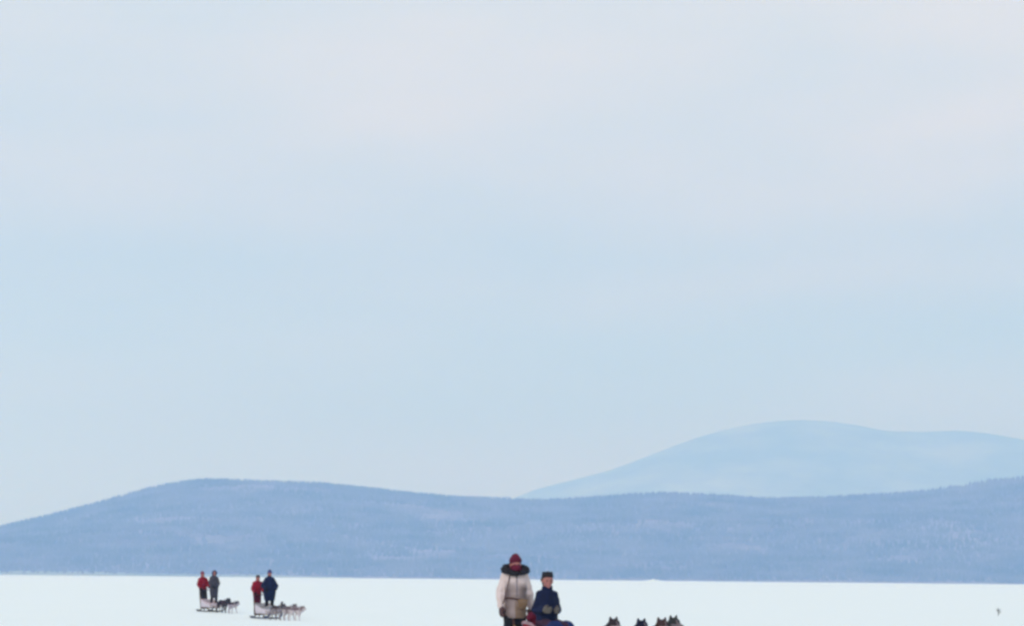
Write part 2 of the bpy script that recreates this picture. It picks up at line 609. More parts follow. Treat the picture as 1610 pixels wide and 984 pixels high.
TAN = cloth('tan_hide', (0.22, 0.14, 0.08), (0.15, 0.09, 0.055))
BEIGE = cloth('beige_wool', (0.12, 0.105, 0.095))
FURD = material('dark_fur', (0.008, 0.009, 0.016), 0.95, noise=(40, (0.035, 0.03, 0.034), 0.25), bump=(90, 1.0, 0.02))
PARKA = material('cream_parka_cloth', (1, 1, 1), 0.9, noise=(8, (0.86, 0.84, 0.82), 0.25), bump=(50, 0.35, 0.012), attr='fur')
WOOD = material('ash_wood', (0.30, 0.19, 0.10), 0.55, noise=(12, (0.22, 0.13, 0.07), 0.2))
DWOOD = material('dark_wood', (0.05, 0.045, 0.05), 0.6)
STEEL = material('blue_steel', (0.025, 0.04, 0.11), 0.4)
ROPE = material('rope', (0.10, 0.09, 0.13), 0.8)
TWIG = material('twig_bark', (0.16, 0.155, 0.14), 0.9, bump=(60, 0.5, 0.004))
DOGFUR = material('dog_fur', (1, 1, 1), 0.95, noise=(30, (0.72, 0.70, 0.70), 0.25), bump=(80, 0.8, 0.012), attr='fur')
HARN = cloth('harness_webbing', (0.16, 0.07, 0.10))
NOSE = material('dog_nose', (0.012, 0.012, 0.014), 0.35)

# ------------------------------------------------------------------ people
def hand(w, d, lat, curl, r, grow=1.0):
    """five-finger hand from the wrist w along d; lat points to the thumb side; returns prims"""
    w, d, lat = Vector(w), Vector(d).normalized(), Vector(lat)
    lat = (lat - d * lat.dot(d)).normalized()
    nrm = lat.cross(d).normalized()
    P = []
    for k in (-1.5, -0.5, 0.5, 1.5):
        P.append(('cap', w + lat * k * 0.012, w + d * 0.095 * grow + lat * k * 0.021, 0.017 + r * 0.4, 0.011 + r * 0.4))
    for k, L in ((-1.5, 0.062), (-0.5, 0.076), (0.5, 0.082), (1.5, 0.074)):
        p = w + d * 0.092 * grow + lat * k * 0.0235
        a, q = 0.35 * curl, r * 1.08
        for f in (0.45, 0.32, 0.23):
            dd = d * math.cos(a) + nrm * math.sin(a) + lat * k * 0.04
            p2 = p + dd.normalized() * L * f * 1.15
            P.append(('cap', p, p2, q, q * 0.92))
            p = p2; a += curl * 0.75; q *= 0.93
    p = w + d * 0.028 + lat * 0.026
    dd = (lat * 0.75 + d * 0.65 + nrm * 0.25 * curl).normalized()
    p2 = p + dd * 0.045
    P.append(('cap', p, p2, r * 1.45, r * 1.2))
    dd = (lat * 0.25 + d * 0.9 + nrm * 0.5 * curl).normalized()
    P.append(('cap', p2, p2 + dd * 0.04, r * 1.2, r))
    return P

STAND = dict(pelvis=(0, 0, 0.95), chest=(0, 0, 1.30), neck=(0, -0.005, 1.48), head=(0, 0.02, 1.62),
             shR=(0.160, -0.01, 1.405), shL=(-0.160, -0.01, 1.405), elR=(0.245, -0.03, 1.15), elL=(-0.245, -0.03, 1.15),
             wrR=(0.25, 0.05, 0.91), wrL=(-0.25, 0.05, 0.91),
             hipR=(0.09, 0, 0.93), hipL=(-0.09, 0, 0.93), knR=(0.11, 0.03, 0.50), knL=(-0.11, 0.03, 0.50),
             anR=(0.12, -0.03, 0.10), anL=(-0.12, -0.03, 0.10), toeR=(0.14, 0.14, 0.04), toeL=(-0.14, 0.14, 0.04),
             curlR=0.5, curlL=0.5, tilt=0.0)

def person(loc, rotz, scale, label, joints=None, coat='coat', coat_rings=None, coat_mat=None, coat_color=None,
           trousers=None, boots=None, glove_mat=None, hat=None, hat_mat=None, collar=None, collar_mat=None, extra=None, sleeve_r=(0.085, 0.07, 0.058),
           leg_r=(0.105, 0.078, 0.06), scarf=None, shoulder_drop=0.0, rotx=0.0, roty=0.0, group=None):
    J = dict(STAND)
    J.update(joints or {})
    V = {k: Vector(v) for k, v in J.items() if isinstance(v, tuple)}
    root = empty('person', loc, (rotx, roty, rotz))
    root.scale = (scale,) * 3
    tag(root, label, 'person', group)
    H = V['head']
    # body: one continuous skin with face, ears, neck, torso, limbs, hands
    P = [('ell', H + Vector((0, 0, 0.025)), (0.076, 0.095, 0.092)), ('ell', H + Vector((0, 0.022, -0.045)), (0.057, 0.068, 0.068)),
         ('cap', H + Vector((0, 0.078, -0.095)), H + Vector((0, 0.070, -0.085)), 0.020, 0.026),
         ('cap', H + Vector((0, 0.100, 0.005)), H + Vector((0, 0.113, -0.034)), 0.009, 0.015),
         ('cap', H + Vector((-0.03, 0.086, 0.022)), H + Vector((0.03, 0.086, 0.022)), 0.011, 0.011),
         ('cap', H + Vector((-0.018, 0.090, -0.064)), H + Vector((0.018, 0.090, -0.064)), 0.008, 0.008),
         ('cap', H + Vector((-0.015, 0.088, -0.076)), H + Vector((0.015, 0.088, -0.076)), 0.009, 0.009),
         ('ell', H + Vector((-0.045, 0.062, -0.03)), (0.022, 0.025, 0.022)), ('ell', H + Vector((0.045, 0.062, -0.03)), (0.022, 0.025, 0.022)),
         ('ell', H + Vector((0.078, -0.005, -0.01)), (0.010, 0.020, 0.032)), ('ell', H + Vector((-0.078, -0.005, -0.01)), (0.010, 0.020, 0.032)),
         ('cap', V['neck'] - Vector((0, 0, 0.06)), H + Vector((0, -0.015, -0.05)), 0.062, 0.056),
         ('cap', V['pelvis'], V['chest'], 0.125, 0.12), ('cap', V['chest'], V['neck'] - Vector((0, 0, 0.05)), 0.125, 0.07),
         ('cap', V['chest'] + Vector((0.03, 0, 0)), V['shR'] - Vector((0.03, 0, 0.02)), 0.10, 0.055), ('cap', V['chest'] + Vector((-0.03, 0, 0)), V['shL'] + Vector((0.03, 0, -0.02)), 0.10, 0.055),
         ('cap', V['pelvis'] + Vector((0.03, 0, 0)), V['pelvis'] - Vector((0.03, 0, 0)), 0.115, 0.115)]
    for s in 'RL':
        P += [('cap', V['sh' + s], V['el' + s], 0.040, 0.034), ('cap', V['el' + s], V['wr' + s], 0.034, 0.026),
              ('cap', V['hip' + s], V['kn' + s], 0.085, 0.057), ('cap', V['kn' + s], V['an' + s], 0.055, 0.036), ('cap', V['an' + s], V['toe' + s], 0.036, 0.026)]
    G = {}
    for s, sg in (('R', 1), ('L', -1)):
        d = (V['wr' + s] - V['el' + s]).normalized()
        lat = Vector(J.get('lat' + s, (-0.35 * sg, 1, 0.2)))
        P += hand(V['wr' + s], d, lat, J['curl' + s], 0.0085)
        G[s] = (V['wr' + s] - d * 0.0, d, lat)
    melt('body', P, SKIN, root, voxel=0.0075, smooth=3)
    for sg in (1, -1):
        plain('eye', [('ell', H + Vector((0.031 * sg, 0.0885, 0.0)), (0.013, 0.010, 0.009))], EYE, root)
    melt('hair', [('ell', H + Vector((0, -0.022, 0.03)), (0.086, 0.092, 0.098)), ('ell', H + Vector((0, -0.055, -0.04)), (0.074, 0.05, 0.07))], HAIR, root, voxel=0.01, smooth=2)
    # coat
    rings = coat_rings + [(V['neck'].z + 0.06, V['neck'].x, V['neck'].y + 0.01, 0.074, 0.078)]
    C = [('loft', rings)]
    r0, r1, r2 = sleeve_r
    for s, sg in (('R', 1), ('L', -1)):
        C += [('ell', V['sh' + s] + Vector((-0.03 * sg, 0, -0.01)), (r0 + 0.012, r0 + 0.010, r0 + 0.004)), ('cap', V['sh' + s] + Vector((-0.02 * sg, 0, -0.015)), V['el' + s], r0, r1), ('cap', V['el' + s], V['wr' + s] - (V['wr' + s] - V['el' + s]).normalized() * 0.01, r1, r2)]
    C += [('cap', V['chest'] + Vector((0, 0, 0.05)), V['neck'] + Vector((0, 0, -0.02)), 0.14, 0.085)]
    co = melt(coat, C, coat_mat, root, voxel=0.012, smooth=5, color=coat_color, wrinkle=0.010, wscale=7)
    # trousers, boots
    T = []
    if coat_rings[0][0] > 0.2 or True:
        T = [('cap', V['pelvis'] + Vector((0.04, 0, 0)), V['pelvis'] + Vector((-0.04, 0, 0)), 0.13, 0.13)]
        for s in 'RL':
            T += [('cap', V['hip' + s], V['kn' + s], leg_r[0], leg_r[1]), ('cap', V['kn' + s], V['an' + s] + Vector((0, 0, 0.06)), leg_r[1], leg_r[2])]
    melt('trousers', T, trousers, root, voxel=0.013, smooth=4, wrinkle=0.007, wscale=10)
    for s in 'RL':
        a, t = V['an' + s], V['toe' + s]
        d = (t - a); d.z = 0; d.normalize()
        melt('boot', [('cap', a + (V['kn' + s] - a).normalized() * 0.16, a, 0.064, 0.058), ('cap', a + Vector((0, 0, -0.03)) - d * 0.03, t + Vector((0, 0, 0.015)) + d * 0.03, 0.052, 0.045)], boots, root, voxel=0.012, smooth=3)
    for s in 'RL':
        w, d, lat = G[s]
        gp = hand(w, d, lat, J['curl' + s], 0.0125, 1.0) + [('cap', w - d * 0.07, w + d * 0.02, 0.046, 0.036)]
        melt('glove', gp, glove_mat, root, voxel=0.006, smooth=2)
    # hat
    if hat == 'beanie':
        melt('hat', [('ell', H + Vector((0, -0.008, 0.058)), (0.094, 0.108, 0.088)), ('cap', H + Vector((0.0, -0.01, 0.09)), H + Vector((0, -0.012, 0.098)), 0.074, 0.070),
                     ('ell', H + Vector((0, -0.055, 0.0)), (0.088, 0.062, 0.07))], hat_mat, root, voxel=0.009, smooth=3, wrinkle=0.004, wscale=20)
    elif hat == 'fur_hat':
        melt('hat', [('ell', H + Vector((0, -0.005, 0.075)), (0.088, 0.105, 0.062)), ('loft', [(H.z + 0.05, H.x, H.y - 0.005, 0.084, 0.102), (H.z + 0.13, H.x, H.y - 0.01, 0.074, 0.092)]),
                     ('ell', H + Vector((0, -0.06, 0.01)), (0.092, 0.06, 0.07))], hat_mat, root, voxel=0.01, smooth=3, wrinkle=0.006, wscale=30)
    elif hat == 'hood':
        P = []
        for i in range(13):                      # rim of the hood round the face
            a = -2.1 + 4.2 * i / 12
            a2 = -2.1 + 4.2 * (i + 1) / 12
            if i < 12:
                P.append(('cap', H + Vector((0.108 * math.sin(a), 0.055, 0.02 + 0.125 * math.cos(a))), H + Vector((0.108 * math.sin(a2), 0.055, 0.02 + 0.125 * math.cos(a2))), 0.026, 0.026))
        P += [('ell', H + Vector((0, -0.035, 0.02)), (0.118, 0.095, 0.128)), ('cap', H + Vector((0, -0.05, -0.02)), V['neck'] + Vector((0, -0.03, -0.02)), 0.095, 0.12)]
        melt('hood', P, hat_mat, root, voxel=0.01, smooth=3, wrinkle=0.005, wscale=14)
    if scarf:
        plain_s = [('cap', V['neck'] + Vector((0.075 * math.cos(a), 0.02 + 0.075 * math.sin(a), 0.045 + 0.008 * math.sin(3 * a))), V['neck'] + Vector((0.075 * math.cos(a + 0.55), 0.02 + 0.075 * math.sin(a + 0.55), 0.045 + 0.008 * math.sin(3 * a + 1.6))), 0.034, 0.034) for a in np.arange(0, 6.28, 0.5)]
        melt('scarf', plain_s + [('ell', H + Vector((0, 0.050, -0.048)), (0.077, 0.088, 0.064))], scarf, root, voxel=0.009, smooth=3, wrinkle=0.004, wscale=25)
    if collar:
        P = []
        N = V['neck']
        for i in range(15):
            a = -0.5 + 1.0 * i
            a = -PI / 2 + (i - 7) * 0.39
            a2 = a + 0.39
            def q(t):
                dz = 0.035 - 0.055 * max(0, math.sin(t)) ** 3 + 0.05 * max(0, -math.sin(t))
                return N + Vector((collar * 1.12 * math.cos(t), 0.035 + collar * 0.72 * math.sin(t), dz + 0.005))
            wv = 1 + 0.12 * math.sin(i * 2.3)
            rr_ = 0.052 - 0.016 * max(0, math.sin(a)); P.append(('cap', q(a), q(a2), rr_ * wv, rr_))
        P.append(('ell', N + Vector((0, -0.13, -0.06)), (0.17, 0.08, 0.11)))
        melt('fur_ruff', P, collar_mat, root, voxel=0.011, smooth=2, wrinkle=0.016, wscale=30)
    if extra: extra(root, V)
    return root

# ------------------------------------------------------------------ dogs
BASEF = (0.60, 0.56, 0.57)
def husky_color(dark, light, drop, face_white, seed):
    rn = Vector((seed * 3.1, seed * 1.7, 0))
    from mathutils import noise as mn
    def f(c0):
        c = Vector(c0)
        if c.y > 0.36: c.z += drop * min(1.0, (c.y - 0.36) / 0.08); c.y -= drop * 0.4
        j = mn.noise(Vector(c) * 9 + rn) * 0.05 + mn.noise(Vector(c) * 26 + rn) * 0.025
        body = (c.z + j) - (0.44 + 0.05 * abs(c.y + 0.1))
        w = max(0, min(1, body / 0.05 + 0.5))
        if c.z < 0.33: w = 0
        if c.y > 0.33:                                     # neck and head
            w = max(0, min(1, (c.z + j - (0.60 + (0.42 - min(c.y, 0.62)) * 0.25)) / 0.04 + 0.5))
            if c.y > 0.50 and face_white:                  # pale muzzle, brow spots and blaze
                if c.z < 0.672: w = 0
                if abs(c.x) < 0.014 and c.z < 0.74: w *= 0.3
            if c.y > 0.46 and c.z < 0.60: w = 0
        return [light[k] * (1 - w) + dark[k] * w for k in range(3)]
    return f

def dog(loc, rotz, scale, label, dark, light=BASEF, face_white=True, seed=0, step=0.0, turn=0.0, harness=RED, rx=0.0, group=None, tail_up=True, drop=0.0):
    root = empty('sled_dog', loc, (rx, 0, rotz))
    root.scale = (scale,) * 3
    tag(root, label, 'dog', group)
    s = step
    ct, st = math.cos(turn), math.sin(turn)
    def hd(x, y, z):     # head-turn around the neck
        x0, y0 = x, y - 0.42
        return (x0 * ct - y0 * st, 0.42 + x0 * st + y0 * ct + drop * 0.4, z - drop)
    P = [('ell', (0, 0.20, 0.455), (0.115, 0.19, 0.145)), ('ell', (0, 0.0, 0.465), (0.10, 0.22, 0.118)), ('ell', (0, -0.20, 0.49), (0.10, 0.17, 0.118)),
         ('cap', (0, 0.24, 0.50), hd(0, 0.42, 0.64), 0.115, 0.088), ('ell', (0, 0.33, 0.49), (0.105, 0.11, 0.14)), ('ell', hd(0, 0.40, 0.62), (0.115, 0.09, 0.115)),
         ('ell', hd(0, 0.46, 0.69), (0.100, 0.102, 0.085)), ('ell', hd(0.05, 0.47, 0.665), (0.045, 0.05, 0.05)), ('ell', hd(-0.05, 0.47, 0.665), (0.045, 0.05, 0.05)),
         ('cap', hd(0, 0.52, 0.672), hd(0, 0.635, 0.642), 0.048, 0.028), ('cap', hd(0, 0.52, 0.640), hd(0, 0.61, 0.618), 0.036, 0.020)]
    for g in (1, -1):
        P += [('cap', hd(0.050 * g, 0.44, 0.735), hd(0.060 * g, 0.445, 0.785), 0.034, 0.022), ('cap', hd(0.060 * g, 0.445, 0.785), hd(0.064 * g, 0.45, 0.815), 0.020, 0.006)]
        f = s * g * 0.16
        h = -s * g * 0.15
        lift = 0.05 * max(0, s * g)
        P += [('cap', (0.075 * g, 0.22, 0.42), (0.080 * g, 0.19 + f * 0.4, 0.29), 0.062, 0.038),
              ('cap', (0.080 * g, 0.19 + f * 0.4, 0.29), (0.075 * g, 0.20 + f, 0.13 + lift), 0.034, 0.024),
              ('cap', (0.075 * g, 0.20 + f, 0.13 + lift), (0.075 * g, 0.215 + f * 1.15, 0.035 + lift), 0.023, 0.022),
              ('cap', (0.075 * g, 0.215 + f * 1.15, 0.028 + lift), (0.075 * g, 0.25 + f * 1.15, 0.024 + lift), 0.028, 0.024),
              ('cap', (0.065 * g, -0.25, 0.46), (0.088 * g, -0.19 + h * 0.5, 0.315), 0.082, 0.050),
              ('cap', (0.088 * g, -0.19 + h * 0.5, 0.315), (0.080 * g, -0.345 + h, 0.185), 0.042, 0.024),
              ('cap', (0.080 * g, -0.345 + h, 0.185), (0.078 * g, -0.325 + h * 1.1, 0.040), 0.024, 0.022),
              ('cap', (0.078 * g, -0.325 + h * 1.1, 0.028), (0.078 * g, -0.285 + h * 1.1, 0.024), 0.027, 0.024)]
    if tail_up:
        tp = [(0, -0.34, 0.53), (0.0, -0.44, 0.57), (0.02, -0.50, 0.66), (0.04, -0.45, 0.74), (0.05, -0.36, 0.75)]
        tr_ = [0.035, 0.05, 0.058, 0.052, 0.022]
    else:
        tp = [(0, -0.34, 0.52), (0.0, -0.44, 0.47), (0.01, -0.50, 0.38), (0.01, -0.54, 0.29)]
        tr_ = [0.035, 0.048, 0.045, 0.018]
    for k in range(len(tp) - 1): P.append(('cap', tp[k], tp[k + 1], tr_[k], tr_[k + 1]))
    melt('body', P, DOGFUR, root, voxel=0.0115, smooth=2, color=husky_color(dark, light, drop, face_white, seed), wrinkle=0.0032, wscale=42)
    for g in (1, -1):
        plain('eye', [('ell', hd(0.036 * g, 0.540, 0.700), (0.011, 0.009, 0.010))], EYE, root)
    plain('nose', [('ell', hd(0, 0.668, 0.648), (0.017, 0.014, 0.013))], NOSE, root)
    # harness: neck loop, chest strap, side straps to the tail
    hb = []
    def loop(y, z, rx_, rz_, tiltz):
        pts = []
        for i in range(25):
            a = 2 * PI * i / 24
            pts.append((rx_ * math.cos(a), y + tiltz * math.sin(a), z + rz_ * math.sin(a)))
        return pts
    hb.append(('path', loop(0.30, 0.515, 0.119, 0.145, -0.075), 0.007))
    hb.append(('path', loop(0.06, 0.46, 0.118, 0.137, 0.0), 0.007))
    for g in (1, -1):
        hb.append(('path', [(0.118 * g, 0.28, 0.51), (0.121 * g, 0.06, 0.48), (0.113 * g, -0.18, 0.50), (0.0, -0.38, 0.555)], 0.007))
    plain('harness', hb, harness, root)
    return root

# ------------------------------------------------------------------ sled, in its own frame: +Y ahead, +X to the photo's left
def sled(M3, label, canvas, rim, h_back, h_front, width=0.52, nose=0.35, runner_mat=DWOOD, bar_h=0.98, group=None, tail=-0.5, y0=0.16, length=2.05):
    loc, rot = M3
    root = empty('dog_sled', loc, rot)
    tag(root, label, 'sled', group)
    hw = width / 2
    for sg in (1, -1):
        pts = [(hw * sg, tail, 0.03), (hw * sg, 0.3, 0.03), (hw * sg, length * 0.6, 0.03), (hw * sg, length, 0.045), (hw * sg * 0.96, length + 0.22, 0.12), (hw * sg * 0.9, length + 0.36, 0.25)]
        plain('runner', [('path', pts, 0.026)], runner_mat, root)
        plain('footboard', [('box', (hw * sg, -0.10, 0.075), (0.085, 0.36, 0.03))], runner_mat, root, smooth=False)
        for y, h in ((0.22, 0.30), (length * 0.47, 0.28), (length * 0.8, 0.26)):
            plain('stanchion', [('path', [(hw * sg, y, 0.04), (hw * sg * 0.93, y + 0.02, h)], 0.018)], WOOD, root)
        plain('top_rail', [('path', [(hw * sg, 0.05, bar_h - 0.22), (hw * sg, 0.35, h_back * 0.55 + 0.12), (hw * sg * 0.98, length * 0.54, 0.34), (hw * sg * 0.9, length + 0.3, 0.25)], 0.014)], WOOD, root)
    for y in (0.22, length * 0.47, length * 0.8):
        plain('crosspiece', [('path', [(-hw * 0.97, y, 0.17), (hw * 0.97, y, 0.17)], 0.016)], WOOD, root)
    plain('bed', [('box', (x, length / 2, 0.20), (0.06, length * 0.9, 0.015)) for x in np.linspace(-hw * 0.8, hw * 0.8, 5)], WOOD, root, smooth=False)
    # handlebar: an arch the musher holds
    arch = [(-hw, 0.24, 0.06), (-hw, 0.10, 0.55), (-hw * 0.97, 0.03, bar_h - 0.12), (-hw * 0.75, 0.0, bar_h - 0.02), (-hw * 0.35, -0.01, bar_h), (hw * 0.35, -0.01, bar_h), (hw * 0.75, 0.0, bar_h - 0.02), (hw * 0.97, 0.03, bar_h - 0.12), (hw, 0.10, 0.55), (hw, 0.24, 0.06)]
    plain('handlebar', [('path', arch, 0.017)], BROWN, root)
    plain('brake', [('path', [(-0.1, 0.2, 0.14), (-0.09, -0.25, 0.12), (0.09, -0.25, 0.12), (0.1, 0.2, 0.14)], 0.012)], STEEL, root)
    bow = [(-hw * 0.9, length + 0.3, 0.25)] + [(hw * 1.0 * math.sin(a), length + 0.3 + 0.24 * math.cos(a), 0.25) for a in np.linspace(-1.35, 1.35, 9)] + [(hw * 0.9, length + 0.3, 0.25)]
    plain('brush_bow', [('path', bow, 0.018)], WOOD, root)
    # canvas basket
    y1 = length - 0.05
    plan = []
    for i in range(60):
        a = 2 * PI * i / 60
        c, s = math.cos(a), math.sin(a)
        x = (hw + 0.015) * math.copysign(abs(c) ** 0.35, c)
        y = (y0 + y1) / 2 + (y1 - y0) / 2 * math.copysign(abs(s) ** 0.35, s)
        plan.append((x, y))
    def top(y):
        t = (y - y0) / (y1 - y0)
        return h_front + (h_back - h_front) * (1 - sstep(0.12, 0.85, t))
    bm = bmesh.new()
    rows = []
    for k in range(7):
        f = k / 6
        row = []
        for (x, y) in plan:
            tz = top(y)
            z = 0.19 + (tz - 0.19) * f
            bulge = 1 + 0.05 * math.sin(PI * f) + 0.10 * f * (1 if y < 1.2 else 0.5)
            row.append(bm.verts.new((x * bulge, y, z + 0.006 * math.sin(x * 31 + y * 17))))
        rows.append(row)
    for k in range(6):
        for i in range(60):
            j = (i + 1) % 60
            bm.faces.new((rows[k][i], rows[k][j], rows[k + 1][j], rows[k + 1][i]))
    bm.faces.new(list(reversed(rows[0])))
    rimpts = [tuple(v.co) for v in rows[-1]]
    bmesh.ops.recalc_face_normals(bm, faces=bm.faces)
    me = bpy.data.meshes.new('basket'); bm.to_mesh(me); bm.free()
    for p in me.polygons: p.use_smooth = True
    b = link('basket', me, canvas, root)
    so = b.modifiers.new('thick', 'SOLIDIFY'); so.thickness = 0.018; so.offset = -1
    plain('rim', [('path', rimpts + [rimpts[0], rimpts[1]], 0.024)], rim, b)
    return root

def frame_at(P0, t=0.0, u=0.0, dz=0.0, heading=HEAD):
    """a place t ahead of the musher and u to the photo's left of a team's line, on the snow"""
    x, y = P0[0] + t * hv[0] + u * uv[0], P0[1] + t * hv[1] + u * uv[1]
    return Vector((x, y, gz((x, y)) + dz))

def sled_frame(P0, u=0.0):
    a, b = frame_at(P0, -0.5, u), frame_at(P0, 2.2, u)
    pitch = math.atan2(b.z - a.z, 2.7)
    o = a + (b - a) * (0.5 / 2.7)
    return o, (pitch, 0, PI + HEAD)

def on_sled(fr, x, y, z):
    o, r = fr
    return o + Euler(r).to_matrix() @ Vector((x, y, z))

def gangline(P0, fr, dogs, label, length=1.8, mat=ROPE):
    pts = [on_sled(fr, 0, length + 0.5, 0.24)]
    far = max(d[0] for d in dogs)
    for t in np.arange(2.6, far - 0.25, 0.4):
        pts.append(frame_at(P0, t, 0, 0.36))
    if len(pts) < 2: pts.append(frame_at(P0, far, 0, 0.36))
    pr = [('path', pts, 0.010)]
    o = plain('gangline', pr, mat)
    tag(o, label, 'rope')
    for t, u, k in dogs:
        tail = frame_at(P0, t - 0.36, u, 0.53 * k)
        nk = frame_at(P0, t + 0.25, u - math.copysign(0.1, u), 0.42 * k)
        plain('tug_line', [('path', [frame_at(P0, t - 1.0, 0, 0.36), tail], 0.008)], mat, o)
        plain('neck_line', [('path', [frame_at(P0, t - 0.1, 0, 0.36), nk], 0.006)], mat, o)
    return o

# ------------------------------------------------------------------ the near team
frM = sled_frame(MAIN, -0.22)
sled(frM, 'red canvas dog sled with pale rim carrying the passenger in navy, nearest of the sleds', RED, RIM, 0.76, 0.38, width=0.46, y0=0.28, length=1.72)

def parka_color(c):
    from mathutils import noise as mn
    j = mn.noise(c * 8) * 0.04
    cream = (0.66, 0.54, 0.53)
    brown = (0.062, 0.036, 0.038)
    tan = (0.22, 0.145, 0.09)
    if abs(c.x) > 0.165 and c.z > 0.9 or c.y < 0.02: return cream
    w = max(0.0, min(1.0, (1.34 + j - c.z) / 0.12))
    side = max(0.0, min(1.0, (abs(c.x) - 0.02 + j) / 0.10))
    low = max(0.0, min(1.0, (1.06 + j - c.z) / 0.08))
    k = w * (0.52 + 0.28 * side)
    base = [cream[i] * (1 - k) + brown[i] * k for i in range(3)]
    if low > 0 and -0.16 < c.x < 0.02:
        m = low * 0.8
        base = [base[i] * (1 - m) + tan[i] * m for i in range(3)]
    if abs(c.x) < 0.010 + j * 0.1 and c.z > 1.1: base = [0.22, 0.19, 0.22]
    return base

def main_extra(root, V):
    plain('belt', [('path', [(0.166 * math.cos(a), 0.005 + 0.155 * math.sin(a), 1.075 + 0.01 * math.sin(2 * a)) for a in np.linspace(0, 2 * PI, 33)], 0.014)], BROWN, root)
    melt('pouch', [('ell', (-0.085, 0.165, 1.00), (0.075, 0.04, 0.085)), ('cap', (-0.14, 0.155, 1.05), (-0.03, 0.165, 1.05), 0.026, 0.026)], TAN, root, voxel=0.01, smooth=3, wrinkle=0.004, wscale=20)
    plain('mitten_cord', [('path', [(0.10, 0.11, 1.42), (0.14, 0.145, 1.28), (0.16, 0.14, 1.14), (0.20, 0.10, 1.00)], 0.008)], BROWN, root)

hands = on_sled(frM, -0.10, -0.01, 0.98)
pl = on_sled(frM, 0.155, -0.14, 0.085)
MROT = PI + R(12)
MS = 1.0
def to_local(p, loc, rotz, s): return tuple((Matrix.Rotation(-rotz, 3, 'Z') @ (Vector(p) - Vector(loc))) / s)
hL = to_local(hands, pl, MROT, MS)
person(pl, MROT, MS, 'person in long cream parka, dark fur ruff and red hat, standing behind the red sled',
       joints=dict(elR=(0.205, -0.05, 1.17), wrR=(0.215, 0.03, 0.97), shR=(0.15, -0.01, 1.42), shL=(-0.15, -0.01, 1.42), hipR=(0.075, 0, 0.93), hipL=(-0.075, 0, 0.93), elL=(-0.215, -0.02, 1.16), head=(0, 0.03, 1.58), neck=(0, -0.005, 1.46), wrL=(hL[0] - 0.02, hL[1] - 0.10, hL[2] + 0.06), curlL=1.5, curlR=0.6,
                   latL=(1, 0.2, 0.1), knR=(0.09, 0.06, 0.50), knL=(-0.09, 0.06, 0.50), anR=(0.09, -0.03, 0.10), anL=(-0.09, -0.03, 0.10), toeR=(0.11, 0.14, 0.04), toeL=(-0.11, 0.14, 0.04)),
       coat='parka', coat_mat=PARKA, coat_color=parka_color,
       coat_rings=[(0.79, 0, 0, 0.160, 0.145), (0.86, 0, 0, 0.172, 0.155), (1.0, 0, 0, 0.170, 0.155), (1.12, 0, 0, 0.162, 0.15), (1.30, 0, 0, 0.175, 0.145), (1.42, 0, -0.01, 0.16, 0.12), (1.49, 0, -0.01, 0.10, 0.085)],
       trousers=BLACK, boots=BLACK, glove_mat=BROWN, hat='beanie', hat_mat=DRED, collar=0.150, collar_mat=FURD, scarf=DRED, extra=main_extra, sleeve_r=(0.082, 0.072, 0.058))

# passenger, seated on the load inside the basket
SEAT = dict(pelvis=(0, 0, 0.11), chest=(0, 0.0, 0.42), neck=(0, 0.01, 0.60), head=(0, 0.035, 0.74),
            shR=(0.125, 0.0, 0.53), shL=(-0.125, 0.0, 0.53), elR=(0.165, 0.0, 0.30), elL=(-0.165, 0.0, 0.30),
            wrR=(0.10, 0.17, 0.30), wrL=(-0.10, 0.17, 0.30), latR=(0, 0.3, 1), latL=(0, 0.3, 1), curlR=1.0, curlL=1.0,
            hipR=(0.09, 0.03, 0.10), hipL=(-0.09, 0.03, 0.10), knR=(-0.01, 0.41, 0.06), knL=(-0.18, 0.39, 0.06),
            anR=(-0.06, 0.60, -0.24), anL=(-0.23, 0.58, -0.24), toeR=(-0.10, 0.74, -0.28), toeL=(-0.27, 0.72, -0.28))
ps = on_sled(frM, 0.03, 0.68, 0.63)
person(ps, PI + R(14), 0.97, 'person in navy jacket and dark fur hat, seated in the red sled',
       joints=SEAT, coat='jacket', coat_mat=NAVY,
       coat_rings=[(0.04, 0, 0.0, 0.155, 0.15), (0.15, 0, 0.01, 0.165, 0.155), (0.30, 0, 0, 0.165, 0.15), (0.45, 0, 0, 0.155, 0.135), (0.54, 0, 0, 0.125, 0.105), (0.61, 0, 0.01, 0.085, 0.08)],
       trousers=PLUM, boots=BLACK, glove_mat=BEIGE, hat='fur_hat', hat_mat=FURD, sleeve_r=(0.072, 0.068, 0.055), leg_r=(0.09, 0.075, 0.06))
c = on_sled(frM, 0, 0.92, 0.0)
cl = melt('sled_bag', [('ell', (0, 0.85, 0.40), (0.19, 0.42, 0.20)), ('ell', (0.02, 0.45, 0.55), (0.19, 0.15, 0.28)), ('cap', (0.12, 0.42, 0.84), (-0.10, 0.40, 0.80), 0.085, 0.08), ('ell', (0.0, 1.2, 0.34), (0.17, 0.3, 0.12))], DRED, None, voxel=0.016, smooth=5, wrinkle=0.014, wscale=8)
cl.location, cl.rotation_euler = frM
tag(cl, 'dark red lumpy cargo bag packed in the red sled behind the passenger in navy', 'bag')
bl = melt('blanket', [('cap', (0.09, 0.97, 0.70), (0.095, 1.13, 0.69), 0.110, 0.115), ('cap', (-0.09, 0.97, 0.70), (-0.095, 1.13, 0.69), 0.110, 0.115), ('cap', (0.095, 1.13, 0.675), (0.10, 1.42, 0.36), 0.105, 0.10), ('cap', (-0.095, 1.13, 0.675), (-0.10, 1.42, 0.36), 0.105, 0.10),
                      ('ell', (0, 1.10, 0.60), (0.17, 0.20, 0.13)), ('ell', (0, 1.42, 0.34), (0.17, 0.20, 0.10))], BLUE, None, voxel=0.016, smooth=6, wrinkle=0.012, wscale=9)
bl.location, bl.rotation_euler = on_sled(frM, 0.0, -0.07, -0.07), frM[1]
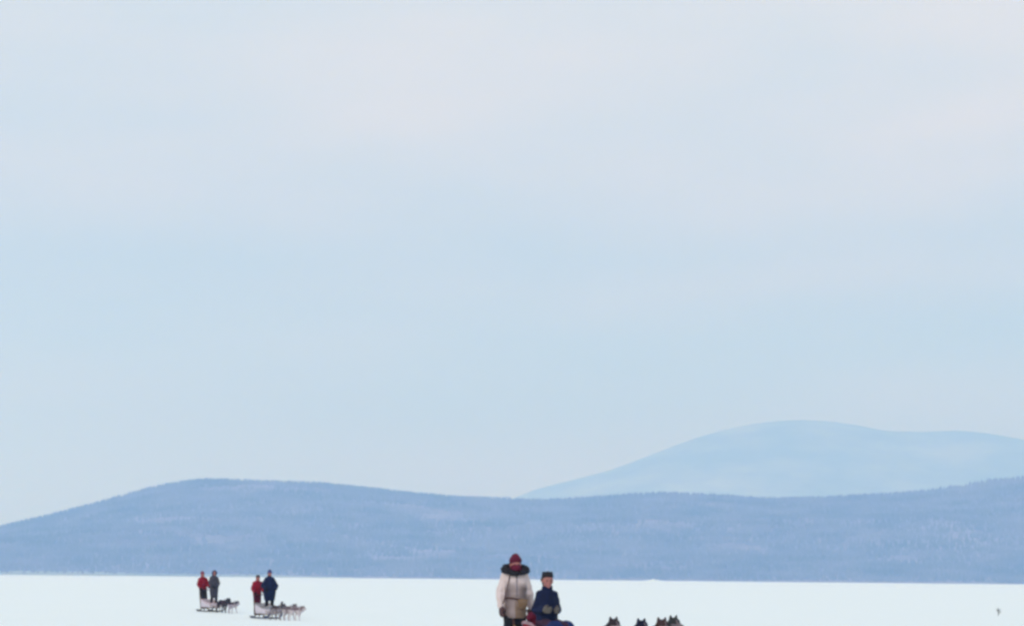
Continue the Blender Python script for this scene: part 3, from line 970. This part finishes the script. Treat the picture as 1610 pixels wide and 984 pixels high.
tag(bl, 'bright blue blanket over the knees of the passenger in the red sled', 'blanket')

GD = 'sled dogs running in harness'
near_dogs = [  # px, distance, photo row of the ear tips, tone, label
    (968.5, 30.3, 968, (0.035, 0.026, 0.034), 'dark faced sled dog nearest the red sled, first of its team from the left', 0.3, 0.05, 1),
    (1013, 29.9, 973, (0.008, 0.008, 0.026), 'blackish sled dog with the lowest head, second from the red sled', -0.5, 0.0, 2),
    (1045, 29.9, 969, (0.055, 0.028, 0.028), 'reddish brown sled dog with its head pressed against the dark grey dog', 0.8, -0.12, 3),
    (1062, 30.6, 966, (0.035, 0.038, 0.040), 'dark grey sled dog with pale cheek, farthest right of all the dogs', -0.2, 0.18, 4),
]
def px_ground(px, py_head, D, head_h):
    x = from_px(px, D)
    return x
tu = []
for px, D, py, tone, lab, st_, tn, sd_ in near_dogs:
    x = from_px(px, D)
    z = gz((x, D))
    # head is 0.45 m ahead of the dog's middle
    cx_, cy_ = x - 0.42 * hv[0], D - 0.42 * hv[1]
    z = gz((cx_, cy_))
    hz_ = CAMZ - (py - (HY + (px - CX) * math.tan(R(ROLL)))) / F * D
    k = min(1.12, max(0.8, (hz_ - z) / 0.815))
    print('dog', round(k, 3), round(hz_, 3), round(z, 3))
    dog((cx_, cy_, z), PI + HEAD, k, lab, tone, (0.24, 0.19, 0.21), seed=sd_, step=st_, turn=tn, group=GD, tail_up=False, harness=HARN)
    d = np.array((cx_, cy_)) - MAIN
    tu.append((float(d @ hv), float(d @ uv), k))
gangline(MAIN, frM, tu, 'rope line joining the red sled to its four dogs')

# ------------------------------------------------------------------ the two far teams
fr1 = sled_frame(T1)
sled(fr1, 'pale canvas dog sled farthest left, carrying the person in grey', PALEC, PINKW, 0.50, 0.36, width=0.52, bar_h=0.92, tail=-0.22, length=1.35)
lean = dict(chest=(0, 0.05, 1.28), neck=(0, 0.09, 1.45), head=(0, 0.13, 1.58), shR=(0.155, 0.06, 1.375), shL=(-0.155, 0.06, 1.375),
            elR=(0.225, 0.10, 1.14), elL=(-0.225, 0.10, 1.14), wrR=(0.20, 0.29, 1.00), wrL=(-0.20, 0.29, 1.00), curlR=1.5, curlL=1.5,
            latR=(-1, 0.2, 0), latL=(1, 0.2, 0), knR=(0.08, 0.08, 0.50), knL=(-0.08, 0.08, 0.50), hipR=(0.08, 0, 0.92), hipL=(-0.08, 0, 0.92), anR=(0.07, -0.03, 0.10), anL=(-0.07, -0.03, 0.10), toeR=(0.08, 0.14, 0.04), toeL=(-0.08, 0.14, 0.04))
long_r = lambda hem, k=1.0: [(hem, 0, 0.0, 0.17 * k, 0.15 * k), (hem + 0.04, 0, 0, 0.18 * k, 0.155 * k), (1.05, 0, 0.02, 0.18 * k, 0.155 * k), (1.28, 0, 0.05, 0.205 * k, 0.15 * k), (1.40, 0, 0.07, 0.175 * k, 0.12 * k), (1.47, 0, 0.085, 0.095, 0.085)]
person(on_sled(fr1, -0.04, -0.14, 0.09), PI + R(22), 0.93, 'person in red jacket and dark trousers, standing behind the person in grey',
       joints=lean, coat='jacket', coat_mat=RED, coat_rings=long_r(0.90), trousers=CHARCOAL, boots=CHARCOAL, glove_mat=CHARCOAL, hat='beanie', hat_mat=PINKRED, sleeve_r=(0.085, 0.075, 0.06), roty=R(5))
person(on_sled(fr1, -0.10, 0.80, 0.21), PI + R(24), 0.86, 'person in a long charcoal grey coat with blue grey hood, standing in the left sled',
       coat='coat', coat_mat=GREYJ, coat_rings=[(0.42, 0, 0, 0.17, 0.15), (0.6, 0, 0, 0.195, 0.16), (0.85, 0, 0, 0.215, 0.17), (1.05, 0, 0.0, 0.22, 0.165), (1.28, 0, 0, 0.195, 0.15), (1.40, 0, 0.0, 0.15, 0.12), (1.47, 0, 0, 0.095, 0.085)],
       joints=dict(elR=(0.225, 0.02, 1.15), elL=(-0.225, 0.02, 1.15), wrR=(0.14, 0.18, 1.02), wrL=(-0.14, 0.18, 1.02)), trousers=CHARCOAL, boots=BLACK, glove_mat=BLACK, hat='hood', hat_mat=cloth('blue_grey_cloth', (0.05, 0.065, 0.13)), sleeve_r=(0.088, 0.08, 0.062))
def dogs_for(P0, fr, spec, rope_label):
    tu = []
    for px, D, tone, light, lab, st_, tn, sd_, k in spec:
        x = from_px(px, D)
        cx_, cy_ = x - 0.42 * hv[0], D - 0.42 * hv[1]
        dog((cx_, cy_, gz((cx_, cy_))), PI + HEAD + R(10), k, lab, tone, light, seed=sd_, step=st_, turn=tn, group=GD, harness=HARN, tail_up=(sd_ % 2 == 0), drop=0.13 - 0.02 * (sd_ % 3))
        d = np.array((cx_, cy_)) - P0
        tu.append((float(d @ hv), float(d @ uv), k))
    gangline(P0, fr, tu, rope_label)
dogs_for(T1, fr1, [(357, 94.8, (0.008, 0.008, 0.02), (0.05, 0.045, 0.06), 'black sled dog beside the left sled with the person in grey', 0.6, 0.0, 5, 0.88),
                   (371.5, 93.9, (0.035, 0.035, 0.05), (0.50, 0.45, 0.52), 'small grey and white sled dog running right of the black dog', -0.6, 0.1, 6, 0.78)], 'rope line between the left sled and its two dogs')

fr2 = sled_frame(T2)
sled(fr2, 'pale canvas dog sled with blue runners carrying the person in wide navy parka', PALEC, GREYC, 0.56, 0.40, width=0.54, runner_mat=STEEL, bar_h=0.90, tail=-0.22, length=1.35)
person(on_sled(fr2, 0.05, -0.14, 0.09), PI + R(22), 0.91, 'person in red jacket, dark red trousers and dark hat, beside the wide navy parka',
       joints=lean, coat='jacket', coat_mat=RED, coat_rings=long_r(0.86), trousers=DRED, boots=CHARCOAL, glove_mat=BLACK, hat='fur_hat', hat_mat=FURD, sleeve_r=(0.09, 0.08, 0.062))
person(on_sled(fr2, -0.08, 0.80, 0.21), PI + R(18), 0.93, 'person in a wide navy blue parka and violet blue hat, standing in the middle sled',
       coat='parka', coat_mat=NAVY, coat_rings=[(0.50, 0, 0, 0.20, 0.18), (0.62, 0, 0, 0.23, 0.20), (0.85, 0, 0, 0.26, 0.22), (1.05, 0, 0.0, 0.25, 0.21), (1.25, 0, 0, 0.205, 0.175), (1.38, 0, 0.0, 0.15, 0.12), (1.47, 0, 0, 0.10, 0.09)],
       joints=dict(shR=(0.14, 0, 1.385), shL=(-0.14, 0, 1.385), elR=(0.275, 0.0, 1.12), elL=(-0.275, 0.0, 1.12), wrR=(0.21, 0.17, 0.98), wrL=(-0.21, 0.17, 0.98)), trousers=BLACK, boots=BLACK, glove_mat=BLACK, hat='beanie', hat_mat=cloth('violet_blue_wool', (0.05, 0.05, 0.17)), sleeve_r=(0.10, 0.095, 0.07))
bg = melt('sled_bag', [('ell', (0, 0.50, 0.42), (0.19, 0.26, 0.18)), ('ell', (0.0, 0.8, 0.34), (0.17, 0.42, 0.11)), ('cap', (0.08, 1.05, 0.38), (-0.08, 1.08, 0.38), 0.12, 0.12)], GREYC, None, voxel=0.018, smooth=5, wrinkle=0.012, wscale=9)
bg.location, bg.rotation_euler = fr2
tag(bg, 'grey bundle packed in the middle sled around the feet of the navy parka', 'bag')
dogs_for(T2, fr2, [(443, 85.3, (0.04, 0.037, 0.045), (0.30, 0.27, 0.30), 'dark grey sled dog between the navy parka sled and the two paler dogs', 0.5, 0.0, 7, 0.90),
                   (461, 84.7, (0.13, 0.11, 0.12), (0.50, 0.44, 0.47), 'middle of three dogs before the navy parka sled, pale brownish grey', -0.6, -0.1, 8, 0.88),
                   (474, 84.1, (0.20, 0.15, 0.16), (0.66, 0.58, 0.61), 'palest sled dog, farthest ahead of the navy parka sled', 0.7, 0.15, 9, 0.82)], 'rope line between the navy parka sled and its three dogs')

# ------------------------------------------------------------------ twig in the snow at the right
D = 107.0
tx_, ty_ = from_px(1570, D), D
tz_ = gz((tx_, ty_))
tw = [('path', [(0, 0, -0.05), (0.01, 0, 0.12), (-0.012, 0.01, 0.25), (0.01, 0.0, 0.40)], [0.022, 0.020, 0.014, 0.005])]
rg = random.Random(4)
for k in range(16):
    z0 = 0.07 + 0.014 * k
    a = rg.uniform(0, 6.28)
    L = rg.uniform(0.08, 0.17)
    tw.append(('path', [(0, 0, z0), (L * 0.5 * math.cos(a), L * 0.5 * math.sin(a), z0 + 0.03), (L * math.cos(a), L * math.sin(a), z0 + rg.uniform(-0.01, 0.07))], [0.012, 0.009, 0.005]))
t = plain('twig', tw, TWIG)
t.location = (tx_, ty_, tz_)
tag(t, 'small bare grey twig poking out of the open snow', 'twig')
